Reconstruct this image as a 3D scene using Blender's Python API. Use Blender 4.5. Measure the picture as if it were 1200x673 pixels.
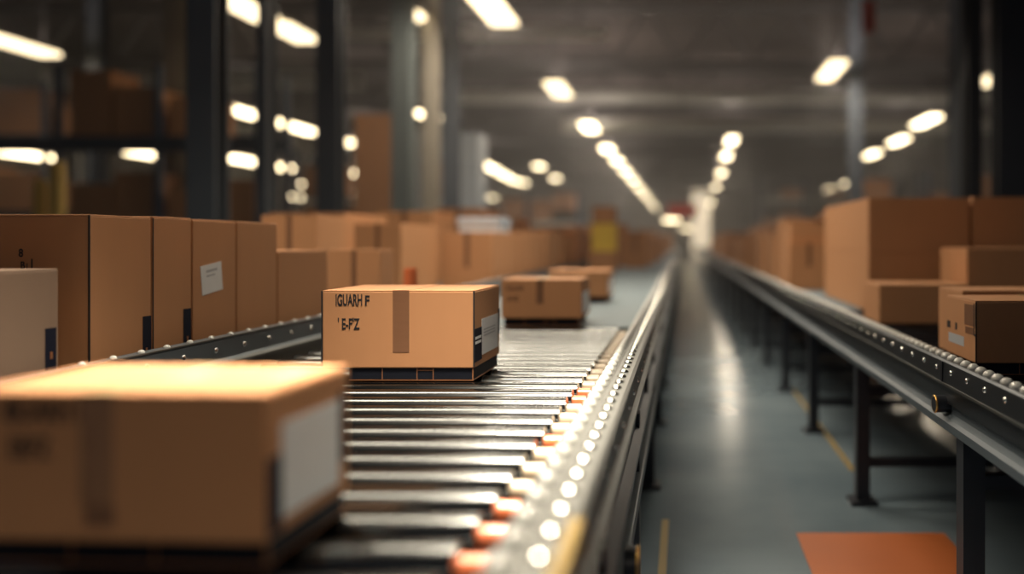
import bpy, bmesh, math, random
from mathutils import Vector, Matrix
random.seed(7)
for o in list(bpy.data.objects): bpy.data.objects.remove(o)
S = bpy.context.scene; C = S.collection
# ------------------------------------------------------------------ camera
CAMZ = 1.21; F = 1000.0; VX, VY = 800.0, 283.0
cd = bpy.data.cameras.new('camera'); cam = bpy.data.objects.new('camera', cd); C.objects.link(cam)
cam.location = (0, 0, CAMZ); cam.rotation_euler = (math.pi/2, 0, 0)
cd.sensor_width = 36; cd.lens = 30; cd.shift_x = -200/1200; cd.shift_y = -53.5/1200
cd.clip_start = .05; cd.clip_end = 400
cd.dof.use_dof = True; cd.dof.focus_distance = 2.42; cd.dof.aperture_fstop = .03/.043
S.camera = cam
S.view_settings.view_transform = 'Standard'; S.view_settings.look = 'None'
S.view_settings.exposure = 0.0; S.view_settings.gamma = 1; S.view_settings.use_curve_mapping = False
# ------------------------------------------------------------------ world + lights
w = bpy.data.worlds.new('world'); S.world = w; w.use_nodes = True
w.node_tree.nodes['Background'].inputs[0].default_value = (.6, .68, .9, 1)
w.node_tree.nodes['Background'].inputs[1].default_value = .06
WARM = (1, .87, .68)
def area(name, loc, size, power, color=WARM, rot=(0, 0, 0), spread=180, parent=None):
    l = bpy.data.lights.new(name, 'AREA'); l.shape = 'RECTANGLE'; l.size, l.size_y = size
    l.energy = power; l.color = color; l.spread = math.radians(spread)
    o = bpy.data.objects.new(name, l); C.objects.link(o); o.location = loc; o.rotation_euler = rot
    if parent: o.parent = parent
    return o
# added unseen lamps that light the near cartons and rollers, (x, y, z, sx, sy, watts, spread)
KEY = [(-.52, 1.70, 3.0, .5, .5, 46, 62), (-2.3, 3.0, 4.1, 3.6, .4, 80, 130), (-.9, 6.2, 4.2, 2.2, .35, 95, 130),
       (.2, 8.2, 4.2, 2.6, .35, 80, 160), (.1, -.7, 2.9, 1.0, .3, 15, 112)]
# ------------------------------------------------------------------ helpers
def P(x, y, d): return ((x-VX)/F*d, d, CAMZ-(y-VY)/F*d)
def obj(name, bm, m, parent=None, smooth=False):
    if smooth:
        for e in bm.edges: e.smooth = not (len(e.link_faces) == 2 and e.calc_face_angle(0) > math.radians(40))
    me = bpy.data.meshes.new(name); bm.to_mesh(me); bm.free()
    if m: me.materials.append(m)
    if smooth:
        for p in me.polygons: p.use_smooth = True
    o = bpy.data.objects.new(name, me); C.objects.link(o)
    if parent: o.parent = parent
    return o
def setp(o, label, cat=None, group=None, kind=None):
    if label: o['label'] = label
    if cat: o['category'] = cat
    if group: o['group'] = group
    if kind: o['kind'] = kind
    return o
def thing(name, label, cat, loc=(0, 0, 0), rz=0, group=None):
    o = bpy.data.objects.new(name, None); C.objects.link(o); o.empty_display_size = .1
    o.location = loc; o.rotation_euler = (0, 0, rz)
    return setp(o, label, cat, group)
def struct(name, bm, m): return setp(obj(name, bm, m), None, kind='structure')
def box(bm, x0, x1, y0, y1, z0, z1, bev=0, seg=2):
    r = bmesh.ops.create_cube(bm, size=1)
    for v in r['verts']:
        v.co = Vector(((x0+x1)/2+v.co.x*(x1-x0), (y0+y1)/2+v.co.y*(y1-y0), (z0+z1)/2+v.co.z*(z1-z0)))
    if bev:
        es = list({e for v in r['verts'] for e in v.link_edges})
        bmesh.ops.bevel(bm, geom=es, offset=bev, segments=seg, affect='EDGES', profile=.5)
    return bm
def B(*a, **k): return box(bmesh.new(), *a, **k)
AX = {'x': Matrix.Rotation(math.pi/2, 4, 'Y'), 'y': Matrix.Rotation(-math.pi/2, 4, 'X'), 'z': Matrix()}
def cyl(bm, c, r, L, ax='z', seg=24, r2=None, bev=0):
    m = Matrix.Translation(c) @ AX[ax]
    q = bmesh.ops.create_cone(bm, cap_ends=True, segments=seg, radius1=r, radius2=r if r2 is None else r2, depth=L, matrix=m)
    if bev:
        es = list({e for v in q['verts'] for e in v.link_edges if len([f for f in e.link_faces if len(f.verts) > 4]) == 1})
        bmesh.ops.bevel(bm, geom=es, offset=bev, segments=2, affect='EDGES')
    return bm
def dome(bm, c, r, h, ax='z', sgn=1):
    q = bmesh.ops.create_uvsphere(bm, u_segments=14, v_segments=8, radius=1)
    for v in q['verts']:
        x, y, z = v.co.x*r, v.co.y*r, max(v.co.z, -.15)*h*sgn
        if ax == 'z': v.co = Vector((c[0]+x, c[1]+y, c[2]+z))
        else: v.co = Vector((c[0]+z, c[1]+x, c[2]+y))
    return bm
def prism(bm, prof, y0, y1):
    """closed x-z profile swept along y"""
    a = [bm.verts.new((x, y0, z)) for x, z in prof]; b = [bm.verts.new((x, y1, z)) for x, z in prof]
    n = len(prof)
    bm.faces.new(a[::-1]); bm.faces.new(b)
    for i in range(n): bm.faces.new((a[i], a[(i+1) % n], b[(i+1) % n], b[i]))
    bmesh.ops.recalc_face_normals(bm, faces=bm.faces)
    return bm
def dup(root, loc=None, label=None):
    r = root.copy(); C.objects.link(r)
    if loc is not None: r.location = loc
    if label: r['label'] = label
    for ch in list(root.children):
        c = ch.copy(); C.objects.link(c); c.parent = r
        for g in ch.children:
            d = g.copy(); C.objects.link(d); d.parent = c
    return r
# ------------------------------------------------------------------ materials
def mat(name, col, rough=.5, metal=0, emit=0, nscale=0, namp=.1, bump=0, rnd=0, aniso=None, coat=0, spec=.5):
    m = bpy.data.materials.new(name); m.use_nodes = True; nt = m.node_tree; N = nt.nodes; L = nt.links
    b = N['Principled BSDF']; b.inputs['Roughness'].default_value = rough; b.inputs['Metallic'].default_value = metal
    b.inputs['Base Color'].default_value = (*col, 1); b.inputs['Specular IOR Level'].default_value = spec
    if coat: b.inputs['Coat Weight'].default_value = coat
    if emit:
        b.inputs['Emission Color'].default_value = (*col, 1); b.inputs['Emission Strength'].default_value = emit
    if nscale or rnd:
        tc = N.new('ShaderNodeTexCoord'); mp = N.new('ShaderNodeMapping'); L.new(tc.outputs['Object'], mp.inputs['Vector'])
        if aniso: mp.inputs['Scale'].default_value = aniso
        hs = N.new('ShaderNodeHueSaturation'); hs.inputs['Color'].default_value = (*col, 1)
        val = None
        if nscale:
            n = N.new('ShaderNodeTexNoise'); n.inputs['Scale'].default_value = nscale; n.inputs['Detail'].default_value = 5
            L.new(mp.outputs[0], n.inputs['Vector'])
            r = N.new('ShaderNodeMapRange'); r.inputs['To Min'].default_value = 1-namp; r.inputs['To Max'].default_value = 1+namp
            L.new(n.outputs[0], r.inputs['Value']); val = r.outputs[0]
            r2 = N.new('ShaderNodeMapRange'); r2.inputs['To Min'].default_value = max(.02, rough-.08); r2.inputs['To Max'].default_value = min(1, rough+.08)
            L.new(n.outputs[0], r2.inputs['Value']); L.new(r2.outputs[0], b.inputs['Roughness'])
            if bump:
                bp = N.new('ShaderNodeBump'); bp.inputs['Strength'].default_value = bump; bp.inputs['Distance'].default_value = .002
                L.new(n.outputs[0], bp.inputs['Height']); L.new(bp.outputs[0], b.inputs['Normal'])
        if rnd:
            oi = N.new('ShaderNodeObjectInfo'); r3 = N.new('ShaderNodeMapRange')
            r3.inputs['To Min'].default_value = 1-rnd; r3.inputs['To Max'].default_value = 1+rnd; L.new(oi.outputs['Random'], r3.inputs['Value'])
            if val:
                mu = N.new('ShaderNodeMath'); mu.operation = 'MULTIPLY'; L.new(val, mu.inputs[0]); L.new(r3.outputs[0], mu.inputs[1]); val = mu.outputs[0]
            else: val = r3.outputs[0]
        L.new(val, hs.inputs['Value']); L.new(hs.outputs[0], b.inputs['Base Color'])
    return m
card = mat('cardboard', (.48, .235, .112), .72, nscale=14, namp=.07, bump=.15, aniso=(1, 1, .25), spec=.3)
tapeM = mat('brown_tape', (.20, .095, .05), .38, nscale=60, namp=.12, aniso=(.1, 1, 1))
cleart = mat('clear_tape', (.60, .40, .22), .24, nscale=30, namp=.06)
blackM = mat('black_print', (.012, .012, .015), .6)
navyM = mat('navy_label', (.008, .010, .024), .7, spec=.15)
whiteM = mat('white_label', (.74, .76, .78), .5, nscale=40, namp=.04)
greyM = mat('grey_print', (.42, .44, .48), .6)
trayM = mat('black_plastic', (.008, .010, .018), .6, nscale=30, namp=.2, spec=.2)
copperM = mat('copper_edge', (.45, .20, .09), .4, metal=.6)
rollM = mat('roller_steel', (.105, .11, .112), .17, metal=1)
rollD = mat('dark_roller_steel', (.035, .05, .08), .28, metal=1, nscale=8, namp=.15, aniso=(.4, 8, 8))
capO = mat('orange_cap', (.75, .19, .07), .3, coat=.5)
capC = mat('cream_cap', (.60, .48, .34), .35, coat=.3)
railM = mat('rail_aluminium', (.17, .175, .17), .42, metal=.8, nscale=6, namp=.12, aniso=(6, .3, 6))
railD = mat('dark_rail_steel', (.075, .085, .10), .36, metal=.8, nscale=6, namp=.2, aniso=(6, .3, 6))
railB = mat('grey_blue_paint', (.10, .125, .15), .38, metal=.3, nscale=5, namp=.12)
frameM = mat('frame_paint', (.022, .025, .034), .42, metal=.3, nscale=8, namp=.2)
boltM = mat('bright_bolt', (.86, .87, .84), .16, metal=1)
beadM = mat('white_bead', (.58, .59, .57), .25, coat=.6)
beltM = mat('grey_belt', (.14, .18, .205), .6, nscale=3, namp=.10, aniso=(1, .4, 1))
yelM = mat('yellow_paint', (.30, .20, .05), .45, nscale=10, namp=.15)
oraM = mat('orange_floor_paint', (.40, .105, .025), .5, nscale=5, namp=.10)
brassM = mat('brass', (.62, .38, .12), .3, metal=1)
colM = mat('column_paint', (.10, .115, .135), .5, nscale=2, namp=.2)
steelM = mat('roof_steel', (.16, .15, .145), .6, nscale=1, namp=.3)
ductM = mat('galvanised_duct', (.72, .72, .66), .45, metal=0, nscale=.7, namp=.25)
wallM = mat('wall_panel', (.30, .27, .24), .7, nscale=.3, namp=.3)
ceilM = mat('roof_deck', (.12, .095, .085), .8, nscale=.5, namp=.4)
rackM = mat('rack_blue', (.05, .07, .11), .5, nscale=3, namp=.2)
wrapM = mat('stretch_wrap', (.62, .70, .76), .4, nscale=6, namp=.15, aniso=(1, 1, 4))
redM = mat('red_paint', (.55, .06, .03), .4)
whitePl = mat('pale_plastic', (.55, .62, .72), .4)
LC = (1, .80, .50)
lampN = mat('lamp_diffuser', LC, .5, emit=3.2)
lampF = mat('bright_lamp_diffuser', LC, .5, emit=9)
houseM = mat('lamp_housing', (.35, .33, .30), .5)
# floor: polished concrete
fm = bpy.data.materials.new('polished_concrete'); fm.use_nodes = True; N = fm.node_tree.nodes; L = fm.node_tree.links
b = N['Principled BSDF']; tc = N.new('ShaderNodeTexCoord')
n1 = N.new('ShaderNodeTexNoise'); n1.inputs['Scale'].default_value = .9; n1.inputs['Detail'].default_value = 8; L.new(tc.outputs['Object'], n1.inputs['Vector'])
cr = N.new('ShaderNodeValToRGB'); cr.color_ramp.elements[0].color = (.10, .135, .165, 1); cr.color_ramp.elements[1].color = (.19, .24, .275, 1)
cr.color_ramp.elements[0].position = .3; cr.color_ramp.elements[1].position = .7
L.new(n1.outputs[0], cr.inputs[0]); L.new(cr.outputs[0], b.inputs['Base Color'])
mr = N.new('ShaderNodeMapRange'); mr.inputs['To Min'].default_value = .13; mr.inputs['To Max'].default_value = .27; L.new(n1.outputs[0], mr.inputs['Value']); L.new(mr.outputs[0], b.inputs['Roughness'])
# ------------------------------------------------------------------ setting
YE = 112
struct('floor', B(-30, 24, -2.5, YE, -.1, 0), fm)
struct('ceiling', B(-30, 24, -2.5, YE, 8.0, 8.2), ceilM)
struct('wall_left', B(-30.2, -30, -2.5, YE, 0, 8), wallM)
struct('wall_right', B(24, 24.2, -2.5, YE, 0, 8), wallM)
fw = bmesh.new(); box(fw, -30, 1.2, YE, YE+.2, 0, 8); box(fw, 3.6, 24, YE, YE+.2, 0, 8)
struct('wall_far', fw, wallM)
dayM = mat('daylight_opening', (1, .80, .56), .5, emit=1.5)
struct('window_1', B(1.2, 3.6, YE+.05, YE+.15, 0, 8), dayM)
# painted floor marks
def mark(bm, m, label, cat): o = obj('floor_marking', bm, m); return setp(o, label, cat)
mark(B(.47, 1.08, 2.2, 3.53, .001, .004), oraM, 'orange painted rectangle on the floor beside the right conveyor legs', 'floor marking')
mark(B(-.09, -.060, 1.8, 3.7, .001, .004), yelM, 'yellow floor line along the foot of the left conveyor', 'floor marking')
mark(B(.885, .91, 4.5, 7.0, .001, .004), yelM, 'yellow floor line running underneath the right conveyor', 'floor marking')
# ------------------------------------------------------------------ roof steel
def beam_x(y, z, h, m, x0, x1, name, label, cat, w=.25):
    t = thing(name, label, cat, ((x0+x1)/2, y, z)); L2 = (x1-x0)/2
    obj('web', B(-L2, L2, -.02, .02, -h/2, h/2), m, t)
    obj('flange', B(-L2, L2, -w/2, w/2, h/2-.04, h/2), m, t); obj('flange', B(-L2, L2, -w/2, w/2, -h/2, -h/2+.04), m, t)
    return t
ORD = 'first second third fourth fifth sixth seventh eighth ninth tenth eleventh twelfth thirteenth fourteenth fifteenth sixteenth seventeenth eighteenth nineteenth twentieth'.split()
k = 0
for y in (16, 24, 33, 43, 55, 70, 88):
    z = 6.9; bm = bmesh.new(); x0, x1 = -28, 22
    t = thing('roof_truss', '%s dark lattice roof truss from the front, spanning the hall under the roof' % ORD[k], 'roof truss', (0, y, z)); k += 1
    obj('chord', B(x0, x1, -.1, .1, .75, .95), steelM, t); obj('chord', B(x0, x1, -.1, .1, -.75, -.58), steelM, t)
    n = 25; st = (x1-x0)/n
    for i in range(n):
        a = x0+i*st
        for (p, q) in (((a, -.68), (a+st/2, .85)), ((a+st/2, .85), (a+st, -.68))):
            d = Vector((q[0]-p[0], 0, q[1]-p[1])); ln = d.length
            mtx = Matrix.Translation(((p[0]+q[0])/2, 0, (p[1]+q[1])/2)) @ d.to_track_quat('Z', 'Y').to_matrix().to_4x4()
            bmesh.ops.create_cube(bm, size=1, matrix=mtx @ Matrix.Diagonal((.09, .09, ln, 1)))
    obj('lattice', bm, steelM, t)
def duct(y, z, r, x0, x1, label):
    t = thing('air_duct', label, 'air duct', ((x0+x1)/2, y, z)); L2 = (x1-x0)/2
    obj('pipe', cyl(bmesh.new(), (0, 0, 0), r, 2*L2, 'x', 32), ductM, t, True)
    for i in range(int(L2)): obj('joint_ring', cyl(bmesh.new(), (-L2+.8+i*2, 0, 0), r+.03, .08, 'x', 32), ductM, t)
    for i in range(max(2, int(L2/2))): obj('hanger_rod', cyl(bmesh.new(), (-L2+.6+i*(2*L2-1.2)/max(1, int(L2/2)-1 if L2 > 4 else 1), 0, (8-z+r)/2), .015, 8-z-r, 'z', 8), steelM, t)
duct(30, 5.28, .27, -4.2, 11.5, 'pale round duct crossing above the aisle, the lower of two')
duct(31, 6.45, .24, -9, 11, 'pale round duct crossing the hall just above the lower duct')
duct(18, 5.62, .15, -7.2, -1.6, 'short pale pipe high over the left conveyor near the front')
beam_x(20, 4.98, .35, ductM, -15, -7.5, 'roof_beam', 'pale horizontal beam behind the two nearest left columns', 'beam')
beam_x(13.5, 2.72, .18, colM, -15, -6.2, 'roof_beam', 'low dim horizontal beam at far left above the yellow posts', 'beam')
# columns: I section + base plate + cap
def column(x, y, wd, label, m=colM, dp=.25):
    t = thing('steel_column', label, 'column', (x, y, 0), 0, 'steel columns of the hall')
    bm = bmesh.new(); box(bm, -wd/2, wd/2, -dp/2, -dp/2+.025, .03, 7.9); box(bm, -wd/2, wd/2, dp/2-.025, dp/2, .03, 7.9)
    obj('flanges', bm, m, t); obj('web', B(-.012, .012, -dp/2+.025, dp/2-.025, .03, 7.9), m, t)
    obj('base_plate', B(-wd*.8, wd*.8, -dp*.8, dp*.8, 0, .03), m, t)
    obj('cap_plate', B(-wd*.7, wd*.7, -dp*.7, dp*.7, 7.9, 8.0), m, t)
column(-4.45, 8, .27, 'wide dark steel column at left rising behind the tall cartons')
column(-4.45, 10.8, .28, 'dark steel column, second from the left of the wide ones')
column(-4.4, 9.05, .095, 'thin dark post between the two widest left columns')
column(-4.45, 13.6, .31, 'pale grey column, third of the wide left row', mat('pale_column', (.26, .30, .29), .5, nscale=2, namp=.2))
column(-4.3, 14.6, .22, 'narrow pale post just behind the third wide column', mat('cream_column', (.40, .36, .29), .5, nscale=2, namp=.2))
column(-4.45, 16.4, .3, 'dark steel column standing farthest back in the left row')
column(4.0, 10.4, .42, 'broad dark column at the right edge of the picture', frameM)
column(4.0, 11.8, .22, 'slim black column just left of the broad right-edge column', frameM)
column(4.0, 19.7, .3, 'grey steel column rising behind the tall right-hand cartons')
column(6.4, 19.7, .45, 'pale steel column between the grey one and the black one at right', colM)
column(-12, 17.5, .3, 'dim column far left behind the racks')
column(-9.4, 15.8, .3, 'cream column left of the widest dark column', mat('cream_column_b', (.34, .29, .22), .5, nscale=2, namp=.2))
# ------------------------------------------------------------------ lamps
def lamp(x, y, z, ln, label, group, m, wd=.3, light=0, hang=8.0):
    t = thing('ceiling_lamp', label, 'ceiling lamp', (x, y, z), 0, group)
    obj('housing', B(-wd/2, wd/2, -ln/2, ln/2, .03, .11, bev=.015), houseM, t)
    obj('diffuser', B(-wd*.46, wd*.46, -ln/2+.02, ln/2-.02, -.05, .03, bev=.02), m, t)
    for s in (-1, 1): obj('hanger', cyl(bmesh.new(), (0, s*ln*.4, (hang-z+.11)/2), .012, hang-z-.11, 'z', 8), steelM, t)
    if light:
        area('lamp_light', (0, 0, -.07), (wd, ln), light, (1, .87, .72), parent=t)
        area('added_up_light', (0, 0, .14), (wd, ln), light*.55, (1, .84, .72), rot=(math.pi, 0, 0), parent=t)  # upward light added to brighten the ceiling and trusses
    return t
h = 3.8; Z5 = CAMZ+h
def lamp_px(px, py, ln, label, group, m=None, hh=h, wd=.42, light=0):
    d = hh*F/(VY-py); m = m or (lampN if d < 24 else lampF)
    return lamp((px-VX)/F*d, d, CAMZ+hh, ln, label, group, m, wd, light)
G = 'tube lamps in the row above the left conveyor'
for i, d in enumerate((13.6, 21.3, 28.4, 35.2, 40.5, 46.5, 53, 60, 68, 77, 87, 98)):
    lamp(-3.1, d, Z5, 2.6 if i == 0 else 1.9, '%s lit lamp from the front in the long row above the left conveyor' % ORD[i], G,
         lampN if d < 24 else lampF, .5, light=(120 if d < 30 else 90 if d < 60 else 0))
G = 'tube lamps in the row above the aisle'
for i, (px, py) in enumerate(((857, 165), (851, 183), (845, 203), (839, 219), (833, 238), (828, 248), (824, 256))):
    lamp_px(px, py, 2.0 if i != 4 else 5, '%s lit lamp from the top in the short row right of the vanishing point' % ORD[i], G, lampF, wd=.4, light=60 if i < 3 else 0)
lamp_px(974, 83, 2.0, 'single bright lamp high over the right conveyor, left of the grey column', 'right side ceiling lamps', lampN, light=110)
for i, (px, py, ln) in enumerate(((1161, 93, 1.4), (1085, 142, 2.2), (1053, 165, 2.0), (1022, 181, 2.0), (993, 215, 2), (972, 222, 2))):
    lamp_px(px, py, ln, '%s lit lamp from the right in the row on the right side' % ORD[i], 'right side ceiling lamps', lampN if i == 0 else lampF, wd=.42, light=40 if i < 3 else 0)
LL = [(8, 49, 2.3, 3.8, 'lit lamp at the upper left corner of the picture'),
      (287, 9, 1.6, 3.8, 'lit lamp at the top between the widest column and the thin post'),
      (343, 38, 1.3, 3.8, 'lit lamp just right of the thin post, the upper one'),
      (280, 130, 2.6, 3.8, 'lit lamp between the widest column and thin post, at mid height'),
      (345, 149, 3.0, 3.8, 'lit lamp right of the thin post, the lower long one'),
      (480, 18, .5, 3.8, 'small lit lamp at the top in front of the pale column'),
      (501, 135, 1.2, 3.8, 'round lit lamp right of the pale grey column'),
      (410, 167, 1.0, 3.8, 'round lit lamp right of the second wide column'),
      (187, 183, 2.2, 2.2, 'faint lit lamp left of the widest column'),
      (287, 188, 1.8, 2.2, 'lit lamp low beside the thin post, on its left'),
      (331, 196, 1.0, 2.2, 'lit lamp low beside the thin post, on its right'),
      (347, 231, 1.0, 2.2, 'round lit lamp lowest between thin post and second wide column'),
      (360, 216, .6, 2.2, 'dim round lamp just above the lowest one beside the second column'),
      (404, 201, .6, 2.2, 'round lit lamp under the one right of the second wide column'),
      (418, 203, .6, 2.2, 'dim round lamp overlapping another right of the second wide column'),
      (405, 226, .6, 2.2, 'dim lamp lowest beside the second wide column'),
      (20, 180, 2.4, 2.2, 'long warm lamp strip at the left edge above the yellow posts'),
      (566, 192, 2.0, 3.8, 'upper left lamp of the merged slanting row left of centre'),
      (578, 198, 2.0, 3.8, 'second lamp of the merged slanting row left of centre'),
      (590, 205, 2.0, 3.8, 'third lamp of the merged slanting row left of centre'),
      (601, 211, 2.0, 3.8, 'fourth lamp of the merged slanting row left of centre'),
      (613, 214, 1.0, 3.8, 'dimmer last lamp of the merged slanting row left of centre'),
      (632, 195, 1.0, 3.8, 'round lamp alone in the centre, upper of a close pair'),
      (651, 209, 1.0, 3.8, 'round lamp alone in the centre, lower of a close pair'),
      (577, 232, 1.5, 3.8, 'round lamp below the merged slanting row left of centre')]
for i, (px, py, ln, hh, lb) in enumerate(LL):
    lamp_px(px, py, ln, lb, 'left side ceiling lamps', lampF if py > 110 else lampN, hh, .5, light=(30 if i in (0, 3) else 70) if i in (0, 3, 7, 17) else 0)
lamp_px(787, 258, .8, 'warm glowing lamp low down at the vanishing point, the upper of two', 'low warm lamps far down the aisle', lampF, 1.0, .8)
lamp_px(804, 268, .8, 'warm glowing lamp low down at the vanishing point, the lower of two', 'low warm lamps far down the aisle', lampF, .9, .8)
# lamps added out of view to light the near end
for i, (x, y, z, sx, sy, W_, sp) in enumerate(KEY):
    t = thing('added_lamp', ('%s added lamp out of view, lighting the cartons and rollers from overhead' % ORD[i]), 'added lamp', (x, y, z))
    obj('housing', B(-sx/2-.02, sx/2+.02, -sy/2-.02, sy/2+.02, .03, .12, bev=.015), houseM, t)  # housing, diffuser and hangers belong to the added lamp
    obj('diffuser', B(-sx/2, sx/2, -sy/2, sy/2, .0, .03), lampN, t)
    for s in (-1, 1): obj('hanger', cyl(bmesh.new(), (0, s*sy*.4, (8-z+.12)/2), .012, 8-z-.12, 'z', 8), steelM, t)
    area('lamp_light', (0, 0, -.02), (sx, sy), W_, WARM, spread=sp, parent=t)  # light of the added lamp
# ------------------------------------------------------------------ left roller conveyor
RZ = .80
def roller_bm(x0, x1, r): return cyl(bmesh.new(), ((x0+x1)/2, 0, 0), r, x1-x0, 'x', 48)
def caps_bm(xe, s, r):
    bm = cyl(bmesh.new(), (xe+s*.019, 0, 0), r*.52, .038, 'x', 24, bev=0)
    return bm
lc = thing('roller_conveyor', 'wide roller conveyor on the left carrying the labelled cartons', 'conveyor', (-.86, 0, 0))
ox = .86
XR0, XR1, XL = -.262, -.13, -1.45
ys = [.80+i*.1205 for i in range(28)]
RR = .036
pr = obj('roller', roller_bm(-1.40+ox, -.305+ox, RR), rollM, lc, True); pr.location = (0, ys[0], RZ-RR)
for p in pr.data.polygons:
    if len(p.vertices) > 6: p.use_smooth = False
cb = [obj('end_cap', caps_bm(-.305+ox, 1, RR), m, pr, True) for m in (capO, capC)]
cb2 = [obj('end_cap', caps_bm(-1.40+ox, -1, RR), m, pr, True) for m in (capO, capC)]
patt = [0]*6+[1, 1, 1, 0, 1, 1, 1, 0, 0]+[1]*30
srcR = [c for c in cb]; srcL = [c for c in cb2]
for i, y in enumerate(ys[1:], 1):
    r = pr.copy(); C.objects.link(r); r.parent = lc; r.location = (0, y, RZ-RR)
    for src in (srcR, srcL):
        c = src[patt[i % len(patt)]].copy(); C.objects.link(c); c.parent = r
bpy.data.objects.remove(cb[1]); bpy.data.objects.remove(cb2[1])
YB = ys[-1]+.06
obj('belt', B(-1.42+ox, -.235+ox, YB+.02, 60, RZ-.05, RZ-.004, bev=.004), beltM, lc)
obj('bed_plate', B(-1.44+ox, -.27+ox, .3, 60, RZ-.16, RZ-.13), frameM, lc)
# right-hand rail: hat profile, top z .85
prof = [(-.226, .75), (-.226, .840), (-.222, .846), (-.19, .846), (-.182, .852), (-.138, .852), (-.130, .846), (-.130, .78), (-.118, .774), (-.118, .765), (-.135, .765), (-.135, .75)]
obj('side_rail', prism(bmesh.new(), [(x+ox, z) for x, z in prof], .25, 60), railM, lc)
obj('side_channel', prism(bmesh.new(), [(x+ox, z) for x, z in [(-.20, .75), (-.135, .75), (-.150, .735), (-.150, .62), (-.125, .605), (-.125, .59), (-.20, .59)]], .25, 60), railB, lc)
obj('yellow_sleeve', prism(bmesh.new(), [(x+ox, z) for x, z in [(-.142, .853), (-.142, .857), (-.1275, .855), (-.126, .82), (-.1295, .82), (-.132, .851)]], .80, 1.09), yelM, lc)
bw = dome(bmesh.new(), (0, 0, 0), .0155, .016); bw = obj('guide_bead', bw, beadM, lc, True); bw.location = (-.206+ox, .86, .846)
bd = dome(bmesh.new(), (0, 0, 0), .0125, .009); bd = obj('dome_bolt', bd, boltM, lc, True); bd.location = (-.160+ox, .86, .852)
for i in range(1, 56):
    y = .86+i*.086
    for s in (bw, bd):
        c = s.copy(); C.objects.link(c); c.parent = lc; c.location.y = y+(.0 if s is bw else .01)
bm = bmesh.new(); bm2 = bmesh.new()
for i in range(56, 190):
    y = .86+i*.086; dome(bm, (-.206+ox, y, .846), .0155, .016); dome(bm2, (-.160+ox, y, .852), .0125, .009)
setp(obj('guide_bead', bm, beadM, lc, True), None, kind='stuff'); setp(obj('dome_bolt', bm2, boltM, lc, True), None, kind='stuff')
sb = dome(bmesh.new(), (0, 0, 0), .008, .006, 'x'); sb = obj('side_bolt', sb, boltM, lc, True); sb.location = (-.130+ox, 1.05, .812)
for i in range(1, 30):
    c = sb.copy(); C.objects.link(c); c.parent = lc; c.location.y = 1.05+i*.2
# left guard rail
pl = [(-1.45, .905), (-1.445, .900), (-1.447, .842), (-1.437, .836), (-1.437, .828), (-1.447, .822), (-1.447, .66), (-1.50, .66), (-1.50, .905)]
obj('guard_rail', prism(bmesh.new(), [(x+ox, z) for x, z in pl], .25, 60), railB, lc)
obj('guard_lip', prism(bmesh.new(), [(x+ox, z) for x, z in [(-1.452, .905), (-1.443, .905), (-1.443, .909), (-1.452, .909)]], .25, 60), railM, lc)
obj('guard_ledge', prism(bmesh.new(), [(x+ox, z) for x, z in [(-1.447, .838), (-1.418, .832), (-1.418, .824), (-1.447, .822)]], .25, 60), railM, lc)
gb = dome(bmesh.new(), (0, 0, 0), .010, .009); gb = obj('rail_bead', gb, beadM, lc, True); gb.location = (-1.478+ox, 2.1, .905)
for i in range(1, 44):
    c = gb.copy(); C.objects.link(c); c.parent = lc; c.location.y = 2.1+i*.115
gs = dome(bmesh.new(), (0, 0, 0), .009, .006, 'x'); gs = obj('guard_bolt', gs, boltM, lc, True); gs.location = (-1.445+ox, 2.3, .872)
for i in range(1, 20):
    c = gs.copy(); C.objects.link(c); c.parent = lc; c.location.y = 2.3+i*.17
# legs and braces
def leg_bm(x, w_=.06): 
    bm = B(x-w_/2, x+w_/2, -w_/2, w_/2, .02, .66); box(bm, x-.06, x+.06, -.06, .06, 0, .02); return bm
for i, y in enumerate((.35, 1.55, 2.75, 4.2, 5.66, 7.1, 8.6, 10.1, 11.6, 14, 17, 20, 24, 28)):
    for x in (-.168, -1.46): l = obj('leg', leg_bm(x+ox), frameM, lc); l.location = (0, y, 0)
    l = obj('cross_brace', B(-1.44+ox, -.19+ox, -.02, .02, .16, .21), frameM, lc); l.location = (0, y, 0)
for y in (1.33, 3.4, 5.6):
    g = prism(bmesh.new(), [(0, 0), (.012, 0), (.012, .13), (0, .15)], -.05, .05)
    g = obj('gusset', g, frameM, lc); g.location = (-.150+ox, y, .60)
obj('lower_tube', B(-.165+ox, -.125+ox, .3, 30, .44, .475, bev=.006), railB, lc)
k_ = cyl(bmesh.new(), (-.112+ox, 1.86, .50), .045, .03, 'x', 28, bev=.004)
kk = obj('round_knob', k_, frameM, lc)
kr = bmesh.new()
def torus(bm, c, R, r, ax='x', n=36, m=10):
    vs = []
    for i in range(n):
        a = 2*math.pi*i/n; ring = []
        for j in range(m):
            b2 = 2*math.pi*j/m; q = R+r*math.cos(b2); u, v, t = q*math.cos(a), q*math.sin(a), r*math.sin(b2)
            ring.append(bm.verts.new((c[0]+t, c[1]+u, c[2]+v) if ax == 'x' else (c[0]+u, c[1]+t, c[2]+v)))
        vs.append(ring)
    for i in range(n):
        for j in range(m): bm.faces.new((vs[i][j], vs[(i+1) % n][j], vs[(i+1) % n][(j+1) % m], vs[i][(j+1) % m]))
    bmesh.ops.recalc_face_normals(bm, faces=bm.faces); return bm
obj('brass_ring', torus(kr, (-.098+ox, 1.86, .50), .043, .003), brassM, kk, True)
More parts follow.
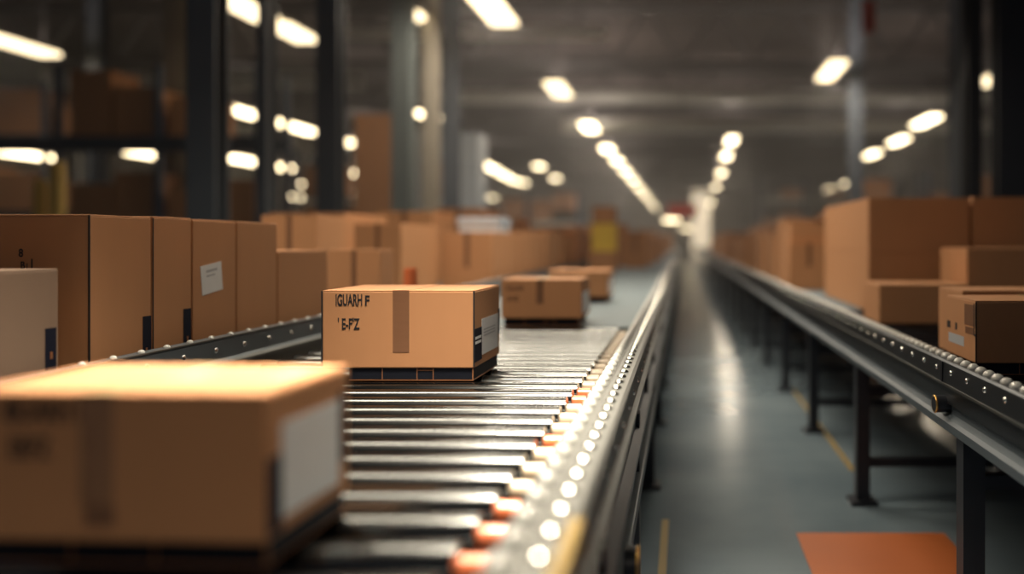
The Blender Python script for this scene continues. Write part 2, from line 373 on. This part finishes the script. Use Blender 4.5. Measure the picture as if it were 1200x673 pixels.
# ------------------------------------------------------------------ right conveyor
rc = thing('roller_conveyor', 'dark roller conveyor on the right carrying tall stacked cartons', 'conveyor', (1.5, 0, 0))
oq = -1.5
r2 = .034
q0 = obj('roller', roller_bm(.875+oq, 2.30+oq, r2), rollD, rc, True); q0.location = (0, 1.3, RZ-r2)
q1 = obj('end_cap', caps_bm(.875+oq, -1, r2), capO, q0, True)
for i in range(1, 42):
    r = q0.copy(); C.objects.link(r); r.parent = rc; r.location = (0, 1.3+i*.092, RZ-r2)
    c = q1.copy(); C.objects.link(c); c.parent = r
obj('belt', B(.875+oq, 2.30+oq, 5.2, 60, RZ-.05, RZ-.004, bev=.004), beltM, rc)
obj('bed_plate', B(.84+oq, 2.34+oq, .3, 60, RZ-.16, RZ-.13), frameM, rc)
for side, a in ((1, 1), (-1, -1)):
    def T(pts): return [(x+oq, z) for x, z in pts] if a == 1 else [(3.16-x+oq, z) for x, z in pts]
    obj('side_rail', prism(bmesh.new(), T([(.788, .783), (.790, .846), (.797, .851), (.842, .851), (.846, .83), (.846, .72), (.800, .72), (.800, .783)]), .25, 60), railD, rc)
    obj('rail_edge', prism(bmesh.new(), T([(.7845, .777), (.7845, .784), (.800, .784), (.800, .777)]), .25, 60), railM if a == 1 else railD, rc)
    obj('side_channel', prism(bmesh.new(), T([(.812, .72), (.812, .69), (.792, .682), (.784, .672), (.784, .648), (.80, .640), (.845, .640), (.845, .72)]), .25, 60), railB, rc)
obj('rail_joint', B(.785+oq, .789+oq, 2.585, 2.60, .785, .846), frameM, rc)
bw = dome(bmesh.new(), (0, 0, 0), .017, .015); bw = obj('guide_bead', bw, beadM, rc, True); bw.location = (.820+oq, 1.6, .851)
for i in range(1, 80):
    c = bw.copy(); C.objects.link(c); c.parent = rc; c.location.y = 1.6+i*.062
bm = bmesh.new()
for i in range(80, 300): dome(bm, (.820+oq, 1.6+i*.062, .851), .017, .015)
setp(obj('guide_bead', bm, beadM, rc, True), None, kind='stuff')
sb = dome(bmesh.new(), (0, 0, 0), .0085, .006, 'x', -1); sb = obj('side_bolt', sb, boltM, rc, True); sb.location = (.789+oq, 1.667, .822)
for i in range(1, 40):
    c = sb.copy(); C.objects.link(c); c.parent = rc; c.location.y = 1.667+i*.14
kk = obj('round_knob', cyl(bmesh.new(), (.790+oq, 2.60, .715), .026, .05, 'x', 24, bev=.003), frameM, rc)
obj('brass_ring', torus(bmesh.new(), (.768+oq, 2.60, .715), .024, .0035), brassM, kk, True)
for i, y in enumerate((1.0, 2.46, 3.95, 5.42, 6.9, 8.4, 9.9, 11.4, 13, 15, 17.5, 20, 24, 28)):
    for x in (.83, 2.33):
        l = obj('leg', leg_bm(x+oq, .062), frameM, rc); l.location = (0, y, 0)
    for z in (.17, .50):
        l = obj('cross_brace', B(.86+oq, 2.30+oq, -.02, .02, z, z+.04), frameM, rc); l.location = (0, y, 0)
obj('stretcher', B(2.31+oq, 2.35+oq, .4, 28, .14, .18), frameM, rc)
# plain side line on the far left carrying the tall cartons
sl = thing('belt_conveyor', 'side belt line left of the wide roller conveyor, under the tall cartons', 'conveyor', (-2.35, 0, 0))
obj('belt', B(-.80, .80, .6, 24, .752, .80, bev=.004), beltM, sl)
obj('side_rail', B(.80, .84, .6, 24, .66, .79), railD, sl); obj('side_rail', B(-.84, -.80, .6, 24, .66, .82), railD, sl)
for y in (1, 3, 5, 7, 9, 12, 15, 18, 21):
    for x in (-.81, .77):
        l = obj('leg', leg_bm(x), frameM, sl); l.location = (0, y, 0)
# ------------------------------------------------------------------ cartons
def textmesh(s, size, name, m, parent, loc, rot, sx=1.0, ext=.0004):
    cu = bpy.data.curves.new('tmp', 'FONT'); cu.body = s; cu.size = size; cu.extrude = ext; cu.offset = size*.022
    t = bpy.data.objects.new('tmp', cu); C.objects.link(t)
    bpy.context.view_layer.update()
    me = bpy.data.meshes.new_from_object(t.evaluated_get(bpy.context.evaluated_depsgraph_get()))
    bpy.data.objects.remove(t)
    for v in me.vertices: v.co.x *= sx
    me.materials.clear(); me.materials.append(m); me.name = name
    o = bpy.data.objects.new(name, me); C.objects.link(o); o.parent = parent; o.location = loc; o.rotation_euler = rot
    return o
RF = (math.pi/2, 0, 0); RS = (math.pi/2, 0, math.pi/2)
def carton(label, x0, x1, y0, y1, z0, z1, rz=0, tape=None, group=None, seams=False, cm=None, name='cardboard_box', seamx=False, toptape=None):
    cm = cm or card
    W, D, H = x1-x0, y1-y0, z1-z0; b_ = .004
    t = thing(name, label, 'box', ((x0+x1)/2, (y0+y1)/2, z0), rz, group)
    f = .0035
    obj('body', B(-W/2, W/2, -D/2, D/2, 0, H-f, bev=.003), cm, t)
    if seamx:
        for s in (-1, 1): obj('flap', B(-W/2+.001, W/2-.001, min(s*.0015, s*(D/2-.001)), max(s*.0015, s*(D/2-.001)), H-f, H, bev=.001, seg=1), cm, t)
    else:
        for s in (-1, 1): obj('flap', B(min(s*.0015, s*(W/2-.001)), max(s*.0015, s*(W/2-.001)), -D/2+.001, D/2-.001, H-f, H, bev=.001, seg=1), cm, t)
    if tape:
        tw, td = tape[0]*W, tape[1]*H; tc_ = tape[2]*W if len(tape) > 2 else 0
        bm = B(tc_-tw/2, tc_+tw/2, -D/2-.0008, -D/2+.001, H-td, H+.0004); o_ = obj('tape', bm, tapeM, t)
        obj('top_tape', B(tc_-tw/2, tc_+tw/2, -D/2-.0004, D/2+.0004, H-.001, H+.0008), toptape or cleart, t)
    if seams:
        bm = bmesh.new()
        for sx in (-1, 1):
            box(bm, sx*W/2-.0035, sx*W/2+.0008, -D/2-.001, -D/2+.002, .004, H-.002)
        obj('corner_seams', bm, blackM, t)
    return t, W, D, H
def side_patch(t, W, D, H, u0, u1, v0, v1, m, name, off=.0008, lab=None):
    """patch on the +x face, u along +y (0..1), v up (0..1)"""
    o = obj(name, B(W/2-.0005, W/2+off, -D/2+u0*D, -D/2+u1*D, v0*H, v1*H), m, t)
    if lab: o['label'] = lab
    return o
def front_patch(t, W, D, H, u0, u1, v0, v1, m, name, off=.0008):
    return obj(name, B(-W/2+u0*W, -W/2+u1*W, -D/2-off, -D/2+.0005, v0*H, v1*H), m, t)
def tray(label, x0, x1, y0, y1, rz=0, z=RZ, h_=.04, g='black trays under the cartons', splits=(.27, .55, .68)):
    W, D = x1-x0, y1-y0
    t = thing('shipping_tray', label, 'tray', ((x0+x1)/2, (y0+y1)/2, z), rz, g)
    obj('deck', B(-W/2, W/2, -D/2, D/2, .004, h_, bev=.003), trayM, t)
    obj('runner', B(-W/2+.01, W/2-.01, -D/2+.01, D/2-.01, 0, .006), trayM, t)
    bm = bmesh.new(); e = .0012
    box(bm, -W/2, W/2, -D/2-e, -D/2+.001, .003, .0055); box(bm, W/2-.001, W/2+e, -D/2, D/2, .003, .0055)
    box(bm, W/2-.002, W/2+e, -D/2-e, -D/2+.002, .004, h_-.002)
    for s in splits: box(bm, -W/2+s*W-.0012, -W/2+s*W+.0012, -D/2-e, -D/2+.001, .004, h_-.002)
    if len(splits) > 2: box(bm, -W/2+splits[1]*W, -W/2+splits[2]*W, -D/2-e, -D/2+.001, h_-.008, h_-.006)
    obj('edging', bm, copperM, t)
    bm = B(-W/2+.02, -W/2+.02+(splits[0]*W-.03 if splits else .1), -D/2-.0006, -D/2+.001, .012, h_-.008, bev=0)
    return t
GL = 'cartons riding the left conveyor on black trays'
# foreground carton
rz = math.radians(-2.5)
tray('black tray under the blurred foreground carton', -.875, -.515, 1.075, 1.29, rz, splits=(.3, .6))
t, W, D, H = carton('large blurred cardboard carton in the foreground with white side label', -.89, -.505, 1.05, 1.285, .84, 1.024, rz, None, GL)
o = front_patch(t, W, D, H, .395, .505, .24, 1.0, tapeM, 'tape'); o.data.materials[0] = mat('translucent_tape', (.30, .16, .09), .2, nscale=30, namp=.25, aniso=(1, 1, .6))
front_patch(t, W, D, H, .41, .51, .10, .24, tapeM, 'tape_end')
obj('top_tape', B(-W/2+.395*W, -W/2+.505*W, -D/2, D/2, H-.001, H+.0008), cleart, t)
for (u, ww) in ((.50, .10), (.86, .08)): obj('glare_patch', B(-W/2+u*W, -W/2+(u+ww)*W, -.03, .055, H-.0005, H+.0012), mat('painted_glare', (.78, .60, .36), .12), t)  # glare on the carton top painted as pale glossy patches
textmesh('IBUARH I', .040, 'printed_text', blackM, t, (-W/2+.14*W, -D/2-.0006, .80*H), RF, .62)
textmesh('EEFZ', .036, 'printed_text', blackM, t, (-W/2+.16*W, -D/2-.0006, .56*H), RF, .70)
side_patch(t, W, D, H, .03, .17, .03, .55, navyM, 'dark_label'); side_patch(t, W, D, H, .17, .86, .10, .76, whiteM, 'shipping_label', lab='white shipping label'); side_patch(t, W, D, H, .86, .94, .26, .82, navyM, 'dark_label')
# the sharp carton
rz = math.radians(-.8)
tray('black tray under the sharp printed carton in the middle', -.975, -.610, 2.495, 2.80, rz)
t, W, D, H = carton('sharp orange-lit carton with black lettering in the middle of the left conveyor', -1.05, -.605, 2.49, 2.81, .84, 1.067, rz, (.108, .80, .018), GL, seams=True, toptape=card)
textmesh('IGUARH', .047, 'printed_text', blackM, t, (-W/2+.085*W, -D/2-.0008, .805*H), RF, .46)
textmesh('F', .042, 'printed_text', blackM, t, (-W/2+.278*W, -D/2-.0008, .805*H), RF, .75)
textmesh("' E-F'Z", .045, 'printed_text', blackM, t, (-W/2+.10*W, -D/2-.0008, .50*H), RF, .55)
side_patch(t, W, D, H, .0, .27, .07, .50, navyM, 'dark_label'); side_patch(t, W, D, H, .27, .93, .12, .60, whiteM, 'shipping_label', lab='white shipping label')
side_patch(t, W, D, H, .93, 1.0, .30, .66, navyM, 'dark_label')
lb = bmesh.new()
for v in (.30, .36): box(lb, W/2, W/2+.0013, -D/2+.03*D, -D/2+.24*D, v*H, (v+.035)*H)
obj('label_print', lb, whiteM, t)
lb = bmesh.new()
for v in (.36, .40, .44): box(lb, W/2, W/2+.0013, -D/2+.33*D, -D/2+.80*D, v*H, (v+.015)*H)
obj('label_print', lb, greyM, t)
# third
tray('black tray under the second carton along the left conveyor', -.86, -.50, 4.11, 4.44, 0)
t, W, D, H = carton('slightly blurred carton just behind the sharp one on the left conveyor', -.872, -.485, 4.1, 4.45, .84, 1.026, 0, (.09, .62, -.02), GL)
textmesh('IGUAR', .036, 'printed_text', tapeM, t, (-W/2+.06*W, -D/2-.0006, .72*H), RF, .8); textmesh('E-FZ', .034, 'printed_text', tapeM, t, (-W/2+.08*W, -D/2-.0006, .45*H), RF, .8)
side_patch(t, W, D, H, .05, .9, .10, .66, whiteM, 'shipping_label', lab='white shipping label')
tray('black tray under the third carton along the left conveyor', -.885, -.505, 5.72, 6.08, 0)
t, W, D, H = carton('blurred carton third along the left conveyor with white label at its side', -.90, -.498, 5.7, 6.1, .84, 1.012, 0, None, GL)
side_patch(t, W, D, H, .05, .8, .10, .66, whiteM, 'shipping_label', lab='white shipping label')
# further ones on the left conveyor
carton('carton under the yellow crate far down the left conveyor', -1.32, -.93, 12.0, 12.5, RZ, 1.07)
def crate(label, x0, x1, y0, y1, z0, z1, m):
    W, D, H = x1-x0, y1-y0, z1-z0
    t = thing('plastic_crate', label, 'crate', ((x0+x1)/2, (y0+y1)/2, z0))
    bm = bmesh.new(); w_ = .02
    box(bm, -W/2, W/2, -D/2, D/2, 0, w_); box(bm, -W/2, W/2, -D/2, -D/2+w_, w_, H); box(bm, -W/2, W/2, D/2-w_, D/2, w_, H)
    box(bm, -W/2, -W/2+w_, -D/2+w_, D/2-w_, w_, H); box(bm, W/2-w_, W/2, -D/2+w_, D/2-w_, w_, H)
    obj('tub', bm, m, t)
    bm = bmesh.new(); e = .012
    for zz in (H-.03, H*.5):
        box(bm, -W/2-e, W/2+e, -D/2-e, -D/2, zz, zz+.025); box(bm, -W/2-e, W/2+e, D/2, D/2+e, zz, zz+.025)
        box(bm, -W/2-e, -W/2, -D/2, D/2, zz, zz+.025); box(bm, W/2, W/2+e, -D/2, D/2, zz, zz+.025)
    obj('rim', bm, m, t)
    return t
crate('yellow plastic crate on a carton far down the left conveyor', -1.28, -.95, 12.02, 12.45, 1.07, 1.46, mat('yellow_plastic', (.85, .58, .08), .4))
carton('carton resting on top of the yellow crate', -1.27, -.96, 12.02, 12.46, 1.46, 1.70)
for i, (x0, x1, y0, y1, z1) in enumerate(((-.92, -.56, 13.2, 13.8, 1.36), (-1.35, -.95, 14.3, 14.9, 1.5), (-.9, -.5, 15.5, 16.1, 1.2), (-1.3, -.8, 17.5, 18.2, 1.42), (-.9, -.45, 19.6, 20.3, 1.3), (-1.2, -.7, 22.5, 23.2, 1.5), (-1.0, -.5, 27, 27.8, 1.35), (-1.2, -.4, 34, 35, 1.5))):
    carton('%s blurred carton counted from the yellow crate along the left conveyor' % ORD[i], x0, x1, y0, y1, RZ, z1, 0, (.12, .6))
# ------------------------------------------------------------------ tall cartons of the side line
XF = -1.56; GT = 'cartons standing along the side line'
def dof(px): return -XF*F/(VX-px)
d0, d1, d2, d3, d4, d5 = [dof(p) for p in (105, 178, 225, 277, 325, 384)]
t, W, D, H = carton('tallest dark-fronted carton at left with small black symbols on its front', -2.28, XF, d0, d1-.004, .80, 1.281, 0, None, GT, seams=True)
lx = P(24, 300, d0)[0]+ -(-2.28+XF)/2
for s, px, py, hh in (('8', 24, 301, .03), ('B', 26, 315, .027), ('I', 33, 315, .02), ('I', 38, 314, .034)):
    p = P(px-2, py, d0); textmesh(s, hh, 'printed_symbol', blackM, t, (p[0]-(-2.28+XF)/2, -D/2-.0006, p[2]-.80), RF, .8)
side_patch(t, W, D, H, .85, 1.0, .03, .40, navyM, 'dark_label')
o = side_patch(t, W, D, H, .90, .93, .17, .21, copperM, 'flame_mark', off=.0014)
t, W, D, H = carton('tall carton second in the left row with black corner label', -2.2, XF, d1+.004, d2-.004, .80, 1.284, 0, None, GT)
side_patch(t, W, D, H, .78, .99, .05, .41, navyM, 'dark_label'); side_patch(t, W, D, H, .87, .91, .20, .23, copperM, 'flame_mark', off=.0014)
side_patch(t, W, D, H, .0, .02, 0, .99, blackM, 'corner_seam')
t, W, D, H = carton('tall carton third in the left row with a tilted white label', -2.2, XF, d2+.004, d3-.004, .80, 1.281, 0, None, GT)
bm = B(-.0004, .0012, -.062, .062, -.048, .048); o = obj('address_label', bm, whiteM, t); o['label'] = 'tilted white address label'
pp = (XF, XF*F/(248-VX)); o.location = (W/2, pp[1]-(d2+d3)/2, CAMZ-(326-VY)/F*pp[1]-.80); o.rotation_euler = (math.radians(7), 0, 0)
bm = bmesh.new(); box(bm, .0012, .0016, -.03, .035, .022, .03); box(bm, .0012, .0016, -.03, .02, .008, .013); l2 = obj('label_print', bm, greyM, o)
t, W, D, H = carton('tall plain carton fourth in the left row', -2.2, XF, d3+.004, d4-.004, .80, 1.280, 0, None, GT)
carton('low plain carton at the far end of the left row', -2.0, XF, d4+.006, d5, .80, 1.172, 0, None, GT)
# carton at the very left, its shade put into a darker board colour
t, W, D, H = carton('carton painted darker for shade, cut by the left picture edge, with black corner label', -1.95, -1.505-.035, 2.105-.26, 2.105, .80, 1.143, 0, None, GT, cm=mat('shade_darkened_board', (.25, .165, .115), .75, nscale=14, namp=.07))
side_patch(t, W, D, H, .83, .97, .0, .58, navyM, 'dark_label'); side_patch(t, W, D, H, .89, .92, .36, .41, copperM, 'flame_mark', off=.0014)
# behind
BG = [('brown carton behind the low end carton of the left row', -1.83, -1.56, 4.4, 4.6, 1.166, 0),
      ('upright dark orange carton behind the left row', -2.42, -2.10, 4.9, 5.3, 1.36, 0),
      ('broad orange carton with a pale side, behind the sharp carton', -2.31, -1.98, 6.0, 6.9, 1.336, 0),
      ('bright orange carton left of centre under the pale tote', -1.98, -1.56, 7.0, 8.05, 1.287, 0),
      ('pale carton next behind the bright orange one', -1.98, -1.56, 8.1, 9.6, 1.30, 0),
      ('small brown carton right of the broad orange one', -2.0, -1.7, 5.2, 5.5, 1.12, 0)]
for lb, x0, x1, y0, y1, z1, r in BG[:5]: carton(lb, x0, x1, y0, y1, .80, z1, 0, (.1, .6), GT)
for i, (y0, y1, z1) in enumerate(((9.8, 11, 1.34), (11.2, 12.6, 1.27), (12.8, 14, 1.42), (14.2, 16, 1.35), (16.2, 18, 1.5), (18.4, 20, 1.4))):
    carton('%s blurred carton beyond the pale carton on the side line' % ORD[i], -2.2, -1.57, y0, y1, .80, z1, 0, (.1, .6), GT)
for i, (x0, x1, y0, y1, z1) in enumerate(((-3.05, -2.55, 4.6, 5.2, 1.22), (-3.05, -2.5, 6.3, 7.2, 1.42), (-2.95, -2.4, 8.2, 9, 1.5), (-2.9, -2.35, 10, 11, 1.6), (-3, -2.4, 12.5, 13.5, 1.55))):
    carton('%s carton in the hidden back row of the side line' % ORD[i], x0, x1, y0, y1, .80, z1, 0, (.1, .6), GT)
crate('pale blue-white tote lying on the bright orange carton', -1.94, -1.60, 7.4, 7.9, 1.287, 1.42, whitePl)
# orange canister behind the sharp carton
t = thing('warning_cone', 'small orange cone-shaped object on the left conveyor behind the sharp carton', 'cone', P(481, 383, 4.1)[:2]+(RZ,))
obj('base', B(-.06, .06, -.06, .06, 0, .012, bev=.004), capO, t); obj('body', cyl(bmesh.new(), (0, 0, .147), .042, .27, 'z', 24, r2=.03, bev=.004), capO, t, True)
# ------------------------------------------------------------------ right cartons
GR = 'cartons riding the right conveyor'
rz = math.radians(2.0)
tray('black tray under the near carton of the right conveyor', .90, 1.32, 2.60, 2.86, 0, splits=(.3,))
t, W, D, H = carton('dark brown carton at the right picture edge with open corner slit', .888, 1.36, 2.585, 2.87, .84, 1.03, 0, (.10, .0001, .05), GR)
def left_patch(u0, u1, v0, v1, m, name): return obj(name, B(-W/2-.0008, -W/2+.0005, -D/2+u0*D, -D/2+u1*D, v0*H, v1*H), m, t)
left_patch(.02, .36, .58, .92, tapeM, 'tape'); left_patch(.04, .33, .44, .55, tapeM, 'handling_mark'); left_patch(.38, .92, .20, .36, greyM, 'faded_label')
left_patch(.62, .68, .44, .56, blackM, 'handling_mark'); left_patch(.86, .98, .44, .56, blackM, 'handling_mark')
bm = bmesh.new(); box(bm, -W/2-.001, -W/2+.003, -D/2-.001, -D/2+.002, .0, H-.004)
box(bm, -W/2-.0012, -W/2+.001, -D/2+.012, -D/2+.018, .45*H, H-.010); box(bm, -W/2-.0012, -W/2+.001, -D/2, -D/2+.016, .43*H, .46*H)
obj('corner_slit', bm, blackM, t)
carton('carton just behind the dark brown one at the right edge', .99, 1.42, 3.02, 3.3, .80, 1.035, 0, None, GR)
carton('low wide carton on the right conveyor before the two-high stack', .98, 1.43, 4.25, 4.62, .80, .995, 0, None, GR)
carton('tall dark carton at the right edge behind the low wide one', 1.45, 2.0, 4.35, 4.8, .80, 1.175, 0, None, GR)
carton('lower carton of the big two-high stack on the right conveyor', 1.09, 1.68, 5.0, 6.55, .80, 1.145, 0, None, GR)
carton('upper carton of the big two-high stack on the right conveyor', 1.09, 1.68, 5.0, 6.55, 1.145, 1.465, 0, None, GR)
carton('lower carton of the stack at the right edge', 1.70, 2.25, 5.0, 6.0, .80, 1.19, 0, None, GR)
carton('upper carton of the stack at the right edge', 1.70, 2.25, 5.0, 6.0, 1.19, 1.468, 0, None, GR)
carton('bright orange carton behind the big two-high stack', .90, 1.24, 7.2, 7.7, .80, 1.195, 0, (.12, .5), GR)
carton('carton resting on the bright orange one behind the stack', .92, 1.22, 7.25, 7.65, 1.195, 1.36, 0, None, GR)
rn = random.Random(3)
y = 8.2; i = 0
while y < 30:
    dd = rn.uniform(.5, 1.1); x0 = rn.uniform(.90, 1.05); z1 = rn.choice((1.2, 1.32, 1.42, 1.28)); 
    carton('%s carton counted beyond the bright orange one on the right conveyor' % ORD[i], x0, x0+rn.uniform(.4, .7), y, y+dd, .80, z1, 0, (.12, .5), GR)
    y += dd+rn.uniform(.15, .5)+y*.02; i += 1
    if i > 18: break
y = 7.4
for i in range(10):
    carton('%s carton of the back row along the right conveyor' % ORD[i], 1.72, 2.2, y, y+.9, .80, (1.45, 1.35, 1.55)[i % 3], 0, None, GR); y += 1.3+i*.1
# ------------------------------------------------------------------ racks and background
def rack(x, y, Wd, label, nb=2, zs=(.15, 1.7, 3.2), D=1.0, rnd=1, cm=None, tag_=''):
    t = thing('pallet_rack', label, 'rack', (x, y, 0), 0, 'pallet racks at the back')
    bay = Wd/nb
    for i in range(nb+1):
        for s in (0, D):
            obj('upright', B(-Wd/2+i*bay-.05, -Wd/2+i*bay+.05, s-.05, s+.05, 0, zs[-1]+1.2), rackM, t)
    for z in zs:
        for s in (0, D): obj('beam', B(-Wd/2, Wd/2, s-.03, s+.03, z-.12, z), ductM if rnd % 2 else railD, t)
        obj('shelf', B(-Wd/2+.05, Wd/2-.05, .03, D-.03, z-.03, z), houseM, t)
    r = random.Random(rnd); q = 'bottom middle top'.split()
    for zi, z in enumerate(zs):
        for i in range(nb):
            a = x-Wd/2+i*bay+.12; n = 2
            w_ = (bay-.3)/n
            for j in range(n):
                if r.random() < .2: continue
                hh = r.uniform(.5, 1.15)
                carton('carton on the %s shelf, %s from the left, of the %s' % (q[zi], ORD[i*n+j], tag_), a+j*(w_+.04), a+j*(w_+.04)+w_, y+.1, y+D-.1, z, z+hh, 0, None, 'cartons in the pallet racks')
rack(-8.9, 14.5, 3.4, 'pallet rack at far left seen through the gap beside the widest column', 2, (.15, 1.5, 3.0), rnd=2, tag_='far left rack')
rack(-14.2, 19, 5.0, 'pallet rack at the left picture edge behind the yellow posts', 2, (.15, 1.9, 3.6), rnd=4, tag_='left edge rack')
rack(-7.7, 22, 4.5, 'pallet rack between the two widest left columns', 2, (.15, 1.3, 2.3), rnd=5, tag_='rack between the wide columns')
rack(-6.2, 34, 4.0, 'pallet rack in the centre under the ducts', 2, (.15, 1.4, 2.0), rnd=7, tag_='centre rack')
rack(6.9, 24, 4.0, 'pallet rack at right behind the tall cartons', 2, (.15, 1.2, 2.0), rnd=9, tag_='right rack')
rack(7.5, 44, 7, 'pallet rack far back at right', 3, (.15, 1.8, 3.4), rnd=11, tag_='far right rack')
def wrapped(label, x0, x1, y0, y1, z1):
    W, D = x1-x0, y1-y0
    t = thing('wrapped_pallet', label, 'pallet load', ((x0+x1)/2, (y0+y1)/2, 0))
    bm = bmesh.new()
    for s in (-1, 0, 1): box(bm, s*(W/2-.05)-.05, s*(W/2-.05)+.05, -D/2, D/2, 0, .1)
    box(bm, -W/2, W/2, -D/2, D/2, .1, .14); obj('pallet', bm, card, t)
    n = 4; hh = (z1-.14)/n; bm = bmesh.new()
    for i in range(n): box(bm, -W/2+.01, W/2-.01, -D/2+.01, D/2-.01, .14+i*hh, .14+(i+1)*hh-.01, bev=.03)
    obj('wrapped_load', bm, wrapM, t)
wrapped('tall pale wrapped load behind the pale column, the left one', -6.0, -5.35, 18, 18.9, 3.6)
wrapped('tall pale wrapped load left of centre, the right one', -5.0, -4.35, 18.2, 19, 3.55)
t = thing('stacked_cartons', None, 'x')
bpy.data.objects.remove(t)
for i, (z0, z1) in enumerate(((0, .9), (.9, 1.8), (1.8, 2.7), (2.7, 3.6))):
    carton('brown carton in the tall stack between second and third columns, %s from the bottom' % ORD[i], -6.15, -5.35, 16.0, 16.8, z0, z1, 0, None, 'tall carton stack at left')
def post(x, y, r, hgt, label):
    yelM = mat('bollard_yellow', (.80, .52, .14), .45)
    t = thing('bollard', label, 'post', (x, y, 0))
    obj('base', cyl(bmesh.new(), (0, 0, .01), r*1.5, .02, 'z', 24), frameM, t)
    bm = cyl(bmesh.new(), (0, 0, hgt/2+.01), r, hgt-.02, 'z', 24); dome(bm, (0, 0, hgt), r, r*.7); obj('pole', bm, yelM, t, True)
post(-7.33, 10, .085, 2.1, 'taller bright yellow post at the far left')
post(-7.53, 10, .07, 1.9, 'shorter dull yellow post beside the taller one')
# red sign hung at top right
t = thing('hanging_sign', 'small red sign hanging at the top right beside the grey column', 'sign', P(1018, 20, 15))
obj('board', B(-.11, .11, -.02, .02, -.28, .3, bev=.01), redM, t); obj('rod', cyl(bmesh.new(), (0, 0, 1.65), .012, 2.7, 'z', 8), steelM, t)
t = thing('hanging_sign', 'red sign hanging far away over the aisle near the vanishing point', 'sign', P(800, 247, 30))
obj('board', B(-.5, .5, -.04, .04, -.2, .2, bev=.01), redM, t); obj('rod', cyl(bmesh.new(), (0, 0, 3.0), .02, 5.6, 'z', 8), steelM, t)

# ------------------------------------------------------------------ dusty air of the long hall
hm = bpy.data.materials.new('dusty_air'); hm.use_nodes = True; N = hm.node_tree.nodes
N.remove(N['Principled BSDF']); v = N.new('ShaderNodeVolumeScatter'); v.inputs['Color'].default_value = (.98, .96, .97, 1); v.inputs['Density'].default_value = .0075; v.inputs['Anisotropy'].default_value = .3
hm.node_tree.links.new(v.outputs[0], N['Material Output'].inputs['Volume'])
o = obj('dusty_air', B(-29.9, 23.9, 7.9, YE-.1, .01, 7.95), hm); setp(o, 'thin warm dusty haze filling the far part of the hall', 'haze', kind='stuff')
